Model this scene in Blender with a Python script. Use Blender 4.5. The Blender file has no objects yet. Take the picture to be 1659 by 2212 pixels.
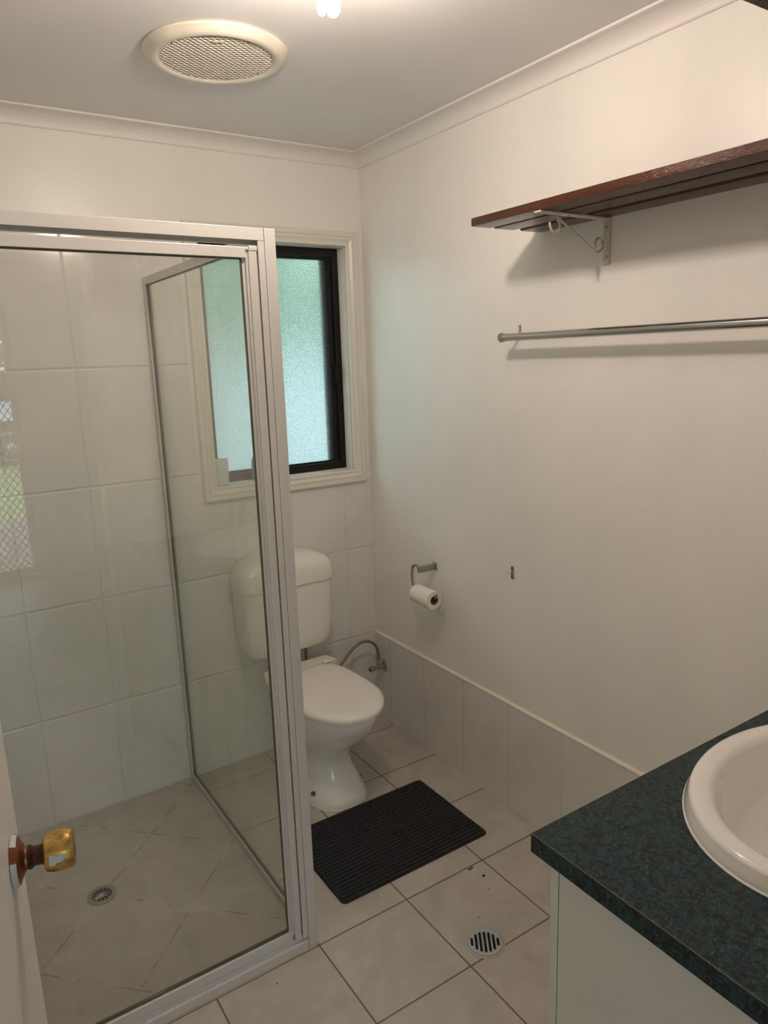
import bpy, bmesh, math, random
from mathutils import Vector, Matrix
random.seed(7)
PI = math.pi
scene = bpy.context.scene
COL = scene.collection

# ------------------------------------------------------------------ camera
YAW, PITCH, ROLL = 0.575, -0.2108, -0.0337
cyw, syw, cp, sp = math.cos(YAW), math.sin(YAW), math.cos(PITCH), math.sin(PITCH)
fwd = Vector((syw*cp, cyw*cp, sp)); rgt = Vector((cyw, -syw, 0)); up = rgt.cross(fwd)
cr, sr = math.cos(ROLL), math.sin(ROLL)
r2 = cr*rgt + sr*up; u2 = -sr*rgt + cr*up
cam_data = bpy.data.cameras.new('camera'); cam = bpy.data.objects.new('camera', cam_data); COL.objects.link(cam)
M = Matrix((( r2.x, u2.x, -fwd.x, -1.6396), (r2.y, u2.y, -fwd.y, -2.6301), (r2.z, u2.z, -fwd.z, 1.618), (0, 0, 0, 1)))
cam.matrix_world = M
cam_data.sensor_fit = 'HORIZONTAL'; cam_data.sensor_width = 36; cam_data.lens = 36*1561.87/1659
cam_data.clip_start = 0.02
scene.camera = cam

# ------------------------------------------------------------------ world and exposure
W = bpy.data.worlds.new('overcast_sky'); scene.world = W; W.use_nodes = True
bg = W.node_tree.nodes['Background']; bg.inputs['Color'].default_value = (0.80, 0.92, 1.0, 1); bg.inputs['Strength'].default_value = 3.1
scene.view_settings.view_transform = 'Standard'; scene.view_settings.look = 'None'
scene.view_settings.gamma = 1; scene.view_settings.use_curve_mapping = False
scene.view_settings.exposure = 1.08
scene.cycles.use_denoising = True
scene.cycles.max_bounces = 9; scene.cycles.diffuse_bounces = 5; scene.cycles.glossy_bounces = 5
scene.cycles.use_adaptive_sampling = True; scene.cycles.adaptive_threshold = 0.02
scene.cycles.transmission_bounces = 8; scene.cycles.transparent_max_bounces = 16
scene.cycles.sample_clamp_indirect = 6.0
BULB_COL = (1.0, 0.84, 0.71, 1); BULB_STRENGTH = 202.0

# ------------------------------------------------------------------ materials
def mat(name, col, rough=0.5, metal=0.0, spec=0.5, coat=0.0):
    m = bpy.data.materials.new(name); m.use_nodes = True
    p = m.node_tree.nodes['Principled BSDF']
    p.inputs['Base Color'].default_value = (*col, 1); p.inputs['Roughness'].default_value = rough
    p.inputs['Metallic'].default_value = metal; p.inputs['Specular IOR Level'].default_value = spec
    p.inputs['Coat Weight'].default_value = coat
    return m
class NB:
    """small node-writing helper"""
    def __init__(s, m): s.m = m; s.t = m.node_tree; s.N = s.t.nodes; s.L = s.t.links; s.p = s.N.get('Principled BSDF')
    def n(s, ty, **kw):
        x = s.N.new(ty)
        for k, v in kw.items(): setattr(x, k, v)
        return x
    def v(s, node, sock, val):
        if hasattr(val, 'is_output'): s.L.new(val, node.inputs[sock])
        else: node.inputs[sock].default_value = val
    def math(s, op, a, b=None, c=None, clamp=False):
        x = s.n('ShaderNodeMath', operation=op, use_clamp=clamp); s.v(x, 0, a)
        if b is not None: s.v(x, 1, b)
        if c is not None: s.v(x, 2, c)
        return x.outputs[0]
    def mix(s, f, a, b):
        x = s.n('ShaderNodeMix', data_type='RGBA'); s.v(x, 0, f)
        for k, q in ((6, a), (7, b)):
            if hasattr(q, 'is_output'): s.L.new(q, x.inputs[k])
            else: x.inputs[k].default_value = (*q, 1)
        return x.outputs[2]
    def co(s): return s.n('ShaderNodeTexCoord').outputs['Object']
    def sep(s, c):
        x = s.n('ShaderNodeSeparateXYZ'); s.L.new(c, x.inputs[0]); return x.outputs
    def noise(s, scale, detail=3, rough=.5, co=None, dist=0):
        x = s.n('ShaderNodeTexNoise'); x.inputs['Scale'].default_value = scale; x.inputs['Detail'].default_value = detail
        x.inputs['Roughness'].default_value = rough; x.inputs['Distortion'].default_value = dist
        s.L.new(co if co is not None else s.co(), x.inputs['Vector']); return x.outputs[0]
    def scaled(s, sc, co=None):
        x = s.n('ShaderNodeMapping'); s.L.new(co if co is not None else s.co(), x.inputs[0]); x.inputs['Scale'].default_value = sc; return x.outputs[0]
    def ramp(s, f, a, b, lo=0., hi=1.):
        x = s.n('ShaderNodeMapRange'); s.v(x, 0, f); s.v(x, 1, a); s.v(x, 2, b); s.v(x, 3, lo); s.v(x, 4, hi); return x.outputs[0]
    def bump(s, h, strength=.3, dist=.001, target=None):
        x = s.n('ShaderNodeBump'); x.inputs['Strength'].default_value = strength; x.inputs['Distance'].default_value = dist
        s.L.new(h, x.inputs['Height']); s.L.new(x.outputs[0], (target or s.p).inputs['Normal']); return x
    def linedist(s, u, off, per):
        """distance in metres from coordinate u to the closest line off + k*per"""
        a = s.math('SUBTRACT', u, off); a = s.math('DIVIDE', a, per); a = s.math('FRACT', a)
        b = s.math('SUBTRACT', 1.0, a); a = s.math('MINIMUM', a, b); return s.math('MULTIPLY', a, per)
    def col(s, c): s.L.new(c, s.p.inputs['Base Color'])

def paint(name, col, rough, bump=.15, mottled=.03):
    m = mat(name, col, rough); b = NB(m)
    n1 = b.noise(2.2, 4, .6); n2 = b.noise(7, 3, .5, b.scaled((1, 1, .35)))
    f = b.math('ADD', b.math('MULTIPLY', n1, .6), b.math('MULTIPLY', n2, .4))
    b.col(b.mix(b.ramp(f, .35, .65), tuple(c*(1-mottled) for c in col), tuple(min(1, c*(1+mottled)) for c in col)))
    brush = b.noise(90, 2, .6, b.scaled((1, 1, .25))); fine = b.noise(420, 2, .5)
    b.bump(b.math('ADD', brush, b.math('MULTIPLY', fine, .4)), bump, .0008)
    return m
MP = paint('cream_wall_paint', (.855, .83, .785), .34, .22)
MC = paint('ceiling_paint', (.80, .785, .775), .6, .1, .015)
MCV = paint('cornice_paint', (.82, .785, .755), .5, .05, .01)
MTR = paint('gloss_trim_paint', (.76, .72, .64), .3, .05, .01)
MDOORP = paint('door_paint', (.76, .72, .68), .35, .05, .02)

def wall_tile(name, col, u_axis, u0, w, h, z0=0.0, g=.0036, vert_only=False):
    m = mat(name, col, .16); b = NB(m); s = b.sep(b.co())
    du = b.linedist(s[u_axis], u0, w); d = du
    gv = b.math('MULTIPLY', b.ramp(du, g*.35, g*.35+.0009, 1., 0.), .38)
    grout = gv
    if not vert_only:
        dh = b.linedist(s[2], z0, h); d = b.math('MINIMUM', b.math('ADD', du, .0008), dh)
        grout = b.math('MAXIMUM', gv, b.math('MULTIPLY', b.ramp(dh, g*.5, g*.5+.0009, 1., 0.), .62))
    edge = b.ramp(d, g*.4, g*.5+.0045)
    cloud = b.noise(5.5, 5, .62, b.scaled((1, 1, .8)), .6)
    base = b.mix(b.ramp(cloud, .35, .68), tuple(c*.955 for c in col), tuple(min(1, c*1.03) for c in col))
    b.col(b.mix(b.math('MULTIPLY', grout, .9), base, (.64, .595, .52)))
    b.L.new(b.math('ADD', b.math('MULTIPLY', grout, .6), .15), b.p.inputs['Roughness'])
    wav = b.noise(9, 2, .5)
    b.bump(b.math('ADD', edge, b.math('MULTIPLY', wav, .08)), .8, .0022)
    return m
TW, TH = .2535, .4035
MTB = wall_tile('back_wall_tile', (.76, .74, .705), 0, -.1353, TW, TH)
MTL = wall_tile('left_wall_tile', (.76, .74, .705), 1, -.116, TW, TH)
MTS = wall_tile('skirting_tile', (.74, .72, .69), 1, -.116, TW, TH, vert_only=True)

def floor_tile():
    m = mat('floor_tile', (.5, .45, .4), .38); b = NB(m); s = b.sep(b.co()); T = .3022
    d_main = b.math('MINIMUM', b.linedist(s[0], -.2753, T), b.linedist(s[1], -1.0448, T))
    p = b.math('DIVIDE', b.math('ADD', s[0], s[1]), math.sqrt(2)); q = b.math('DIVIDE', b.math('SUBTRACT', s[1], s[0]), math.sqrt(2))
    d_sh = b.math('MINIMUM', b.linedist(p, -1.2838, T), b.linedist(q, .6124, T))
    insh = b.math('MULTIPLY', b.math('LESS_THAN', s[0], -.895), b.math('GREATER_THAN', s[1], -1.02))
    d = b.math('ADD', b.math('MULTIPLY', d_main, b.math('SUBTRACT', 1., insh)), b.math('MULTIPLY', d_sh, insh))
    gw = b.math('SUBTRACT', .0020, b.math('MULTIPLY', insh, .0008))
    grout = b.ramp(b.math('SUBTRACT', d, gw), 0., .0008, 1., 0.)
    c1 = b.noise(6, 6, .65, None, 1.2); c2 = b.noise(38, 4, .6, b.scaled((1, .35, 1)), .8); c3 = b.noise(260, 2, .5)
    base = b.mix(b.ramp(c1, .32, .70), (.455, .415, .368), (.585, .538, .482))
    base = b.mix(b.ramp(c2, .58, .75, 0., .35), base, (.60, .54, .47))
    base = b.mix(b.ramp(c3, .68, .75, 0., .25), base, (.25, .21, .18))
    gcol = b.mix(b.math('MULTIPLY', insh, b.ramp(c1, .46, .56)), (.15, .11, .08), (.66, .60, .52))
    vor = b.n('ShaderNodeTexVoronoi'); vor.inputs['Scale'].default_value = 9; b.L.new(b.co(), vor.inputs['Vector'])
    base = b.mix(b.ramp(vor.outputs[0], .018, .030, .85, 0.), base, (.07, .055, .045))
    scr = b.noise(14, 5, .7, b.scaled((1, .18, 1)), 2.5); base = b.mix(b.ramp(scr, .66, .72, 0, .22), base, (.30, .26, .22))
    b.col(b.mix(b.math('MULTIPLY', grout, b.math('SUBTRACT', .95, b.math('MULTIPLY', insh, .25))), base, gcol))
    b.L.new(b.ramp(c2, .3, .7, .30, .46), b.p.inputs['Roughness'])
    edge = b.ramp(d, .001, .005)
    b.bump(b.math('ADD', edge, b.math('MULTIPLY', c2, .25)), .5, .0012)
    return m
MF = floor_tile()
MCAULK = mat('cream_caulk', (.80, .74, .60), .5)
MPORC = mat('white_porcelain', (.91, .88, .84), .10, coat=.6); MPORC.node_tree.nodes['Principled BSDF'].inputs['Coat Roughness'].default_value = .04
MPLAST = mat('cream_plastic', (.83, .79, .73), .22)
MSEAT = mat('seat_plastic', (.86, .81, .74), .16)
def ivory():
    m = mat('aged_ivory_plastic', (.80, .72, .58), .38); b = NB(m)
    n = b.noise(14, 4, .6); b.col(b.mix(b.ramp(n, .4, .65), (.74, .68, .57), (.82, .765, .66))); return m
MIV = ivory()
MALU = mat('satin_white_aluminium', (.64, .615, .59), .33, .25)
MALU2 = mat('satin_aluminium_channel', (.50, .48, .45), .35, .4)
MSEAL = mat('dark_glazing_seal', (.07, .065, .04), .6)
MCHR = mat('chrome', (.62, .61, .60), .12, 1.0)
MCHRD = mat('worn_chrome', (.42, .40, .36), .28, 1.0)
MSTEEL = mat('brushed_steel', (.55, .55, .56), .34, .85)
MBLK = mat('black_void', (.004, .004, .004), .9)
MDKBR = mat('brown_powdercoat', (.009, .0045, .0035), .45, spec=.3)
MDKGR = mat('dark_sash_metal', (.005, .006, .008), .45, spec=.3)
MCAV = mat('fan_cavity_brown', (.075, .032, .018), .8)
MPAPER = mat('toilet_paper', (.86, .82, .74), .9, spec=.1)
MCARD = mat('grey_cardboard_core', (.22, .19, .18), .9)

def wood(name, c1, c2, rough, axis=1):
    m = mat(name, c1, rough); b = NB(m); sc = [40, 40, 40]; sc[axis] = 1.6
    n = b.noise(1.0, 5, .6, b.scaled(tuple(sc)), .8); f = b.noise(3.0, 3, .5, b.scaled(tuple(x*2 for x in sc)))
    c = b.mix(b.ramp(n, .35, .68), c1, c2); c = b.mix(b.ramp(f, .5, .75, 0, .5), c, tuple(x*.45 for x in c1)); b.col(c)
    fl = b.noise(230, 3, .7, b.scaled((1, .35, 1)))
    b.bump(fl, 1.0, .0028); b.p.inputs['Specular IOR Level'].default_value = .3; b.L.new(b.ramp(fl, .35, .7, rough*.6, rough*1.5), b.p.inputs['Roughness']); return m
MWOOD = wood('stained_jarrah', (.050, .019, .010), (.105, .030, .013), .13)
MWOODC = wood('dark_cabinet_timber', (.035, .014, .009), (.055, .022, .013), .35, 0)

def laminate():
    m = mat('teal_speckled_laminate', (.03, .08, .09), .42, spec=.35); b = NB(m)
    n1 = b.noise(75, 4, .62, None, .8); n2 = b.noise(190, 3, .6); n3 = b.noise(30, 2, .5)
    c = b.mix(b.ramp(n1, .42, .58), (.0018, .006, .008), (.013, .040, .046))
    c = b.mix(b.ramp(n2, .54, .66, 0, .7), c, (.060, .105, .110))
    c = b.mix(b.ramp(n3, .5, .75, 0, .35), c, (.006, .012, .016)); b.col(c)
    b.bump(n2, .08, .0003); return m
MLAM = laminate()
MLAMEDGE = mat('laminate_seam_line', (.16, .12, .08), .5)
MCAB = mat('cream_cabinet_melamine', (.68, .665, .61), .33)
def ribmat():
    m = mat('charcoal_ribbed_carpet', (.02, .021, .023), .95, spec=.2); b = NB(m)
    n = b.noise(420, 4, .7); b.col(b.mix(b.ramp(n, .35, .72), (.010, .010, .011), (.085, .088, .094)))
    b.bump(n, .9, .003); return m
MMAT = ribmat(); MMATE = mat('mat_rubber_edge', (.008, .008, .008), .7)
def brass():
    m = mat('worn_brass', (.52, .31, .08), .32, .85); b = NB(m)
    n = b.noise(55, 4, .65); b.col(b.mix(b.ramp(n, .42, .66), (.60, .37, .10), (.16, .10, .035)))
    b.L.new(b.ramp(n, .3, .7, .24, .5), b.p.inputs['Roughness']); return m
MBRASS = brass(); MCOPPER = mat('oxidised_copper', (.22, .085, .045), .35, .8)
MSPLASH = mat('pale_paint_splash', (.50, .56, .56), .45)
MCHIP = mat('chipped_white_metal', (.60, .55, .47), .45, .1)
b = NB(MCHIP); n = b.noise(70, 4, .7); b.col(b.mix(b.ramp(n, .60, .68), (.62, .57, .49), (.22, .18, .14)))

def flexmat():
    m = mat('braided_hose', (.30, .27, .23), .4, .75); b = NB(m)
    v = b.n('ShaderNodeTexVoronoi'); v.inputs['Scale'].default_value = 600; b.L.new(b.co(), v.inputs['Vector'])
    b.bump(v.outputs[0], .8, .001); return m
MFLEX = flexmat()

def clear_glass(name, tint, smear=0.0):
    """thin architectural glass: Schlick mirror layer over a tinted clear body"""
    m = bpy.data.materials.new(name); m.use_nodes = True; b = NB(m); b.N.remove(b.p)
    out = b.N['Material Output']
    geo = b.n('ShaderNodeNewGeometry'); dot = b.n('ShaderNodeVectorMath', operation='DOT_PRODUCT')
    b.L.new(geo.outputs['Incoming'], dot.inputs[0]); b.L.new(geo.outputs['Normal'], dot.inputs[1])
    c = b.math('ABSOLUTE', dot.outputs['Value']); f = b.math('POWER', b.math('SUBTRACT', 1., c), 5.)
    f = b.math('MULTIPLY_ADD', f, .95, .045)
    tr = b.n('ShaderNodeBsdfTransparent'); tr.inputs[0].default_value = (*tint, 1)
    gl = b.n('ShaderNodeBsdfGlossy'); gl.inputs['Roughness'].default_value = 0.0; gl.inputs[0].default_value = (1, 1, 1, 1)
    mx = b.n('ShaderNodeMixShader'); b.L.new(f, mx.inputs[0]); b.L.new(tr.outputs[0], mx.inputs[1]); b.L.new(gl.outputs[0], mx.inputs[2])
    last = mx
    if smear:
        n = b.noise(4.5, 4, .6, b.scaled((1, 1, .25)), .8); sm = b.ramp(n, .52, .80, 0., smear)
        sm = b.math('ADD', sm, .012)
        df = b.n('ShaderNodeBsdfDiffuse'); df.inputs[0].default_value = (.8, .85, .85, 1)
        m2 = b.n('ShaderNodeMixShader'); b.L.new(sm, m2.inputs[0]); b.L.new(last.outputs[0], m2.inputs[1]); b.L.new(df.outputs[0], m2.inputs[2]); last = m2
    b.L.new(last.outputs[0], out.inputs[0]); return m
MGLASS = clear_glass('shower_glass', (.975, .985, .97), .05)
MGLASS2 = clear_glass('return_glass', (.96, .975, .955), .08)
MGOUT = clear_glass('window_glass_outer', (.93, .97, .96))
def frosted():
    m = bpy.data.materials.new('obscure_glass'); m.use_nodes = True; b = NB(m); b.N.remove(b.p); out = b.N['Material Output']
    co = b.co()
    v = b.n('ShaderNodeTexVoronoi'); v.inputs['Scale'].default_value = 170; b.L.new(co, v.inputs['Vector'])
    n = b.noise(300, 3, .7, co, 1.0)
    h = b.math('ADD', v.outputs[0], n)
    bp = b.n('ShaderNodeBump'); bp.inputs['Strength'].default_value = 1.0; bp.inputs['Distance'].default_value = .0022; b.L.new(h, bp.inputs['Height'])
    rf = b.n('ShaderNodeBsdfRefraction'); rf.inputs['IOR'].default_value = 1.2; rf.inputs['Roughness'].default_value = .32; rf.inputs[0].default_value = (.62, .69, .65, 1)
    b.L.new(bp.outputs[0], rf.inputs['Normal'])
    tl = b.n('ShaderNodeBsdfTranslucent')
    b.L.new(b.mix(b.ramp(n, .41, .60), (.07, .10, .095), (.60, .67, .64)), tl.inputs[0]); b.L.new(bp.outputs[0], tl.inputs['Normal'])
    gl = b.n('ShaderNodeBsdfGlossy'); gl.inputs['Roughness'].default_value = .3; b.L.new(bp.outputs[0], gl.inputs['Normal'])
    m1 = b.n('ShaderNodeMixShader'); m1.inputs[0].default_value = .45; b.L.new(rf.outputs[0], m1.inputs[1]); b.L.new(tl.outputs[0], m1.inputs[2])
    m2 = b.n('ShaderNodeMixShader'); m2.inputs[0].default_value = .05; b.L.new(m1.outputs[0], m2.inputs[1]); b.L.new(gl.outputs[0], m2.inputs[2])
    b.L.new(m2.outputs[0], out.inputs[0]); return m
MFROST = frosted()
def emis(name, col, st):
    m = bpy.data.materials.new(name); m.use_nodes = True; b = NB(m); b.N.remove(b.p)
    e = b.n('ShaderNodeEmission'); e.inputs[0].default_value = col; e.inputs[1].default_value = st
    b.L.new(e.outputs[0], b.N['Material Output'].inputs[0]); return m
MBULB = emis('lit_fluorescent_tube', BULB_COL, BULB_STRENGTH)

# ------------------------------------------------------------------ mesh helpers
def box(bm, x0, x1, y0, y1, z0, z1, mi=0, bev=0):
    vs = [bm.verts.new((x, y, z)) for z in (z0, z1) for y in (y0, y1) for x in (x0, x1)]
    fs = [bm.faces.new([vs[i] for i in f]) for f in ((0, 2, 3, 1), (4, 5, 7, 6), (0, 1, 5, 4), (2, 6, 7, 3), (0, 4, 6, 2), (1, 3, 7, 5))]
    for f in fs: f.material_index = mi
    if bev:
        es = list({e for f in fs for e in f.edges})
        r = bmesh.ops.bevel(bm, geom=es, offset=bev, segments=2, affect='EDGES', profile=.5)
        for f in r['faces']: f.material_index = mi
    return vs
def ring_faces(bm, rings, closed=True, mi=0, cap0=False, cap1=False, smooth=True):
    """rings: lists of points; stitch them"""
    R = [[bm.verts.new(p) for p in r] for r in rings]; n = len(R[0])
    for a, b_ in zip(R, R[1:]):
        for i in range(n if closed else n-1):
            j = (i+1) % n; f = bm.faces.new((a[i], a[j], b_[j], b_[i])); f.material_index = mi; f.smooth = smooth
    if cap0: f = bm.faces.new(list(reversed(R[0]))); f.material_index = mi
    if cap1: f = bm.faces.new(R[-1]); f.material_index = mi
    return R
def lathe(bm, prof, seg=48, c=(0, 0, 0), axis='z', mi=0, cap0=False, cap1=False):
    """prof: (radius, height) pairs turned about an axis through c"""
    rings = []
    for r, h in prof:
        pts = []
        for k in range(seg):
            a = 2*PI*k/seg; u, v = r*math.cos(a), r*math.sin(a)
            if axis == 'z': p = (c[0]+u, c[1]+v, c[2]+h)
            elif axis == 'x': p = (c[0]+h, c[1]+u, c[2]+v)
            else: p = (c[0]+v, c[1]+h, c[2]+u)
            pts.append(p)
        rings.append(pts)
    return ring_faces(bm, rings, mi=mi, cap0=cap0, cap1=cap1)
def smooth_path(pts, n=8):
    P = [Vector(p) for p in pts]; out = []
    for i in range(len(P)-1):
        p0 = P[max(i-1, 0)]; p1 = P[i]; p2 = P[i+1]; p3 = P[min(i+2, len(P)-1)]
        for k in range(n):
            t = k/n; out.append(.5*((2*p1)+(-p0+p2)*t+(2*p0-5*p1+4*p2-p3)*t*t+(-p0+3*p1-3*p2+p3)*t**3))
    out.append(P[-1]); return out
def tube(bm, pts, r, seg=12, mi=0, flat=1.0):
    P = [Vector(p) for p in pts]; rings = []; prev = None
    for i, p in enumerate(P):
        t = (P[min(i+1, len(P)-1)]-P[max(i-1, 0)]).normalized()
        if prev is None: nrm = t.orthogonal().normalized()
        else: nrm = (prev-t*prev.dot(t)).normalized()
        prev = nrm; bn = t.cross(nrm); rr = r[i] if isinstance(r, (list, tuple)) else r
        rings.append([p+nrm*rr*math.cos(2*PI*k/seg)+bn*rr*flat*math.sin(2*PI*k/seg) for k in range(seg)])
    return ring_faces(bm, rings, mi=mi, cap0=True, cap1=True)
def extrude_profile(bm, prof, y0, y1, axis='y', mi=0, closed=True, smooth=False):
    """prof (a,b) in the plane across the axis; axis y -> (x,z), axis x -> (y,z), axis z -> (x,y)"""
    def P(a, b_, t): return {'y': (a, t, b_), 'x': (t, a, b_), 'z': (a, b_, t)}[axis]
    return ring_faces(bm, [[P(a, b_, y0) for a, b_ in prof], [P(a, b_, y1) for a, b_ in prof]], closed, mi, closed, closed, smooth)
def obj(name, bm, m, parent=None, autosmooth=None, subsurf=0, normals=True):
    if normals: bmesh.ops.recalc_face_normals(bm, faces=bm.faces)
    me = bpy.data.meshes.new(name); bm.to_mesh(me); bm.free()
    for x in (m if isinstance(m, (list, tuple)) else [m]): me.materials.append(x)
    if autosmooth is not None:
        for p in me.polygons: p.use_smooth = True
        me.set_sharp_from_angle(angle=math.radians(autosmooth))
    o = bpy.data.objects.new(name, me); COL.objects.link(o)
    if parent is not None:
        o.parent = parent; o.matrix_parent_inverse = Matrix.Translation(-world_loc(parent))
    if subsurf:
        s = o.modifiers.new('subsurf', 'SUBSURF'); s.levels = subsurf; s.render_levels = subsurf
    return o
def world_loc(o):
    v = Vector(o.location)
    return v
def thing(name, label, cat, loc=(0, 0, 0), group=None):
    o = bpy.data.objects.new(name, None); COL.objects.link(o); o.location = loc; o.empty_display_size = .05
    o['label'] = label; o['category'] = cat
    if group: o['group'] = group
    return o
def tag(o, label, cat, group=None):
    o['label'] = label; o['category'] = cat
    if group: o['group'] = group
    return o
def struct(name, bm, m, label=None, autosmooth=None):
    o = obj(name, bm, m, autosmooth=autosmooth); o['kind'] = 'structure'
    if label: o['label'] = label; o['category'] = name.split('_')[0]
    return o
BM = bmesh.new
def superellipse(a, b_, n, seg, c=(0, 0)):
    out = []
    for k in range(seg):
        t = 2*PI*k/seg; ct, st = math.cos(t), math.sin(t)
        out.append((c[0]+a*math.copysign(abs(ct)**(2/n), ct), c[1]+b_*math.copysign(abs(st)**(2/n), st)))
    return out

# ================================================================== SETTING
H = 2.4; XL = -1.79; YF = -2.5; T = .1
WX0, WX1, WZ0, WZ1 = -.692, -.085, 1.157, 2.055      # window opening
DX0, DX1 = -1.765, -.985                              # doorway in the front wall
HALLY = -5.5
bm = BM(); box(bm, -3.3, .1, HALLY-.1, .1, -.1, 0)
struct('floor', bm, MF, 'beige square tiled floor with brown grout')
bm = BM(); box(bm, -3.3, .1, HALLY-.1, .1, H, H+.1)
box(bm, -3.6, .5, .1, 1.15, H, H+.1); box(bm, -3.6, .5, HALLY-.9, HALLY-.1, H, H+.1)  # unseen eaves; the window-side overhang is deepened to shade the upper pane
struct('ceiling', bm, MC, 'flat pale painted ceiling')
bm = BM()
box(bm, XL-T, WX0, 0, T, 0, H); box(bm, WX1, 0, 0, T, 0, H); box(bm, WX0, WX1, 0, T, 0, WZ0); box(bm, WX0, WX1, 0, T, WZ1, H)
struct('wall_back', bm, MP, 'cream back wall holding the frosted window, tiled low down')
bm = BM()
TT = -.003
box(bm, XL+.001, -.762, TT, -.0002, 0, 2.062); box(bm, -.762, -.0005, TT, -.0002, 0, 1.108)
o = obj('wall_back_tiles', bm, MTB); o['kind'] = 'structure'
bm = BM(); box(bm, 0, T, HALLY, T, 0, H); struct('wall_right', bm, MP, 'cream painted right wall with the shelf and towel rail')
bm = BM(); box(bm, XL-T, XL, YF-T, 0, 0, H); struct('wall_left', bm, MP, 'left wall beside the shower')
bm = BM(); box(bm, XL+.0002, XL+.003, -1.05, -.001, 0, 2.062); o = obj('wall_left_tiles', bm, MTL); o['kind'] = 'structure'
bm = BM(); box(bm, XL, DX0, YF-T, YF, 0, H); box(bm, DX1, 0, YF-T, YF, 0, H); box(bm, DX0, DX1, YF-T, YF, 2.04, H)
struct('wall_front', bm, MP, 'front wall with the doorway')
# hall beyond the doorway (seen mirrored in the shower glass)
SX0, SX1, SZ0, SZ1 = -3.0, -.93, .05, 2.08  # entry opening widened leftwards, out of view, to let in more fill light
bm = BM(); box(bm, -3.3, SX0, HALLY-.1, HALLY, 0, H); box(bm, SX1, 0, HALLY-.1, HALLY, 0, H)
box(bm, SX0, SX1, HALLY-.1, HALLY, SZ1, H); box(bm, SX0, SX1, HALLY-.1, HALLY, 0, SZ0)
struct('wall_hall_end', bm, MP)
bm = BM(); box(bm, -3.3, -3.2, HALLY, YF-T, 0, H); struct('wall_hall_side', bm, MP)
bm = BM(); box(bm, -3.2, XL-T, YF-T, YF-T+.05, 0, H); struct('wall_hall_return', bm, MP)

# cornice
CA, CB = .0475, .0615
prof = [(0, CA), (.004, CA), (.0065, CA-.004)] + [(.0065+(CB-.014)*(1-math.cos(t)), (CA-.004)-(CA-.012)*math.sin(t)) for t in [PI/2*k/8 for k in range(1, 9)]] + [(CB-.0065, .0075), (CB, .0065), (CB, 0), (0, 0)]
def cornice(name, side, label):
    bm = BM(); e = .0005
    rings = []
    for end in (0, 1):
        pts = []
        for d, z in prof:
            if side == 'back': p = ((-d if end else XL+d), -d-e, H-z-e)
            elif side == 'right': p = (-d-e, (-d if end else YF+d), H-z-e)
            elif side == 'left': p = (XL+d+e, (-d if end else YF+d), H-z-e)
            else: p = ((-d if end else XL+d), YF+d+e, H-z-e)
            pts.append(p)
        rings.append(pts)
    ring_faces(bm, rings, True, 0, True, True, False); return struct(name, bm, MCV, label)
cornice('trim_1', 'back', 'cove cornice along the top of the back wall')
cornice('trim_2', 'right', 'cove cornice along the top of the right wall')
cornice('trim_3', 'left', 'cove cornice along the top of the left wall')
cornice('trim_4', 'front', 'cove cornice along the top of the front wall')
# skirting tiles and caulk on the right wall
bm = BM(); box(bm, -.008, -.0002, YF+.001, -.0035, 0, TH)
sk = struct('baseboard_right', bm, MTS, 'row of pale tiles with cream caulk on top along the right wall')
bm = BM(); extrude_profile(bm, [(0, TH), (-.0095, TH-.001), (-.010, TH+.0025), (-.0055, TH+.0065), (0, TH+.009)], YF+.001, -.004)
o = obj('caulk', bm, MCAULK, sk, 30)

# ------------------------------------------------------------------ window
win = thing('window_1', 'frosted sliding window in a dark brown frame on the back wall', 'window', ((WX0+WX1)/2, .05, WZ0)); win['kind'] = 'structure'
FY0, FY1 = .052, .092
def picture_frame(bm, x0, x1, z0, z1, w, y0, y1, bev=0, wt=None, wb=None):
    wt = wt or w; wb = wb or w
    box(bm, x0, x0+w, y0, y1, z0, z1, 0, bev); box(bm, x1-w, x1, y0, y1, z0, z1, 0, bev)
    box(bm, x0+w, x1-w, y0, y1, z1-wt, z1, 0, bev); box(bm, x0+w, x1-w, y0, y1, z0, z0+wb, 0, bev)
bm = BM(); picture_frame(bm, WX0+.001, WX1-.001, WZ0+.001, WZ1-.001, .027, FY0, FY1, .0012, .034, .030)
obj('window_frame', bm, MDKBR, win)
SXM = -.395
bm = BM()
picture_frame(bm, SXM, WX1-.029, WZ0+.032, WZ1-.036, .020, FY0+.010, FY0+.024, .001, .010, .008)
box(bm, WX1-.076, WX1-.046, FY0+.0205, FY0+.030, WZ0+.04, WZ1-.045)
obj('sliding_sash', bm, MDKGR, win)
bm = BM(); picture_frame(bm, WX0+.028, SXM+.022, WZ0+.032, WZ1-.036, .014, FY0+.025, FY0+.037, .001, .010, .008)
obj('fixed_sash', bm, MDKGR, win)
def pane(name, x0, x1, z0, z1, y, parent):
    bm = BM(); box(bm, x0, x1, y, y+.005, z0, z1, 1)
    for f in bm.faces:
        if abs(f.calc_center_median().y-y) < 1e-5: f.material_index = 0
    return obj(name, bm, [MFROST, MGOUT], parent)
pane('window_pane', SXM+.019, WX1-.048, WZ0+.039, WZ1-.045, FY0+.014, win)
pane('window_pane', WX0+.041, SXM+.010, WZ0+.039, WZ1-.045, FY0+.028, win)
bm = BM(); box(bm, WX1-.034, WX1-.018, FY0-.008, FY0+.012, 1.515, 1.592, 0, .003); box(bm, WX1-.030, WX1-.022, FY0-.016, FY0-.007, 1.535, 1.575, 0, .002)
obj('window_latch', bm, MBLK, win)
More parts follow.
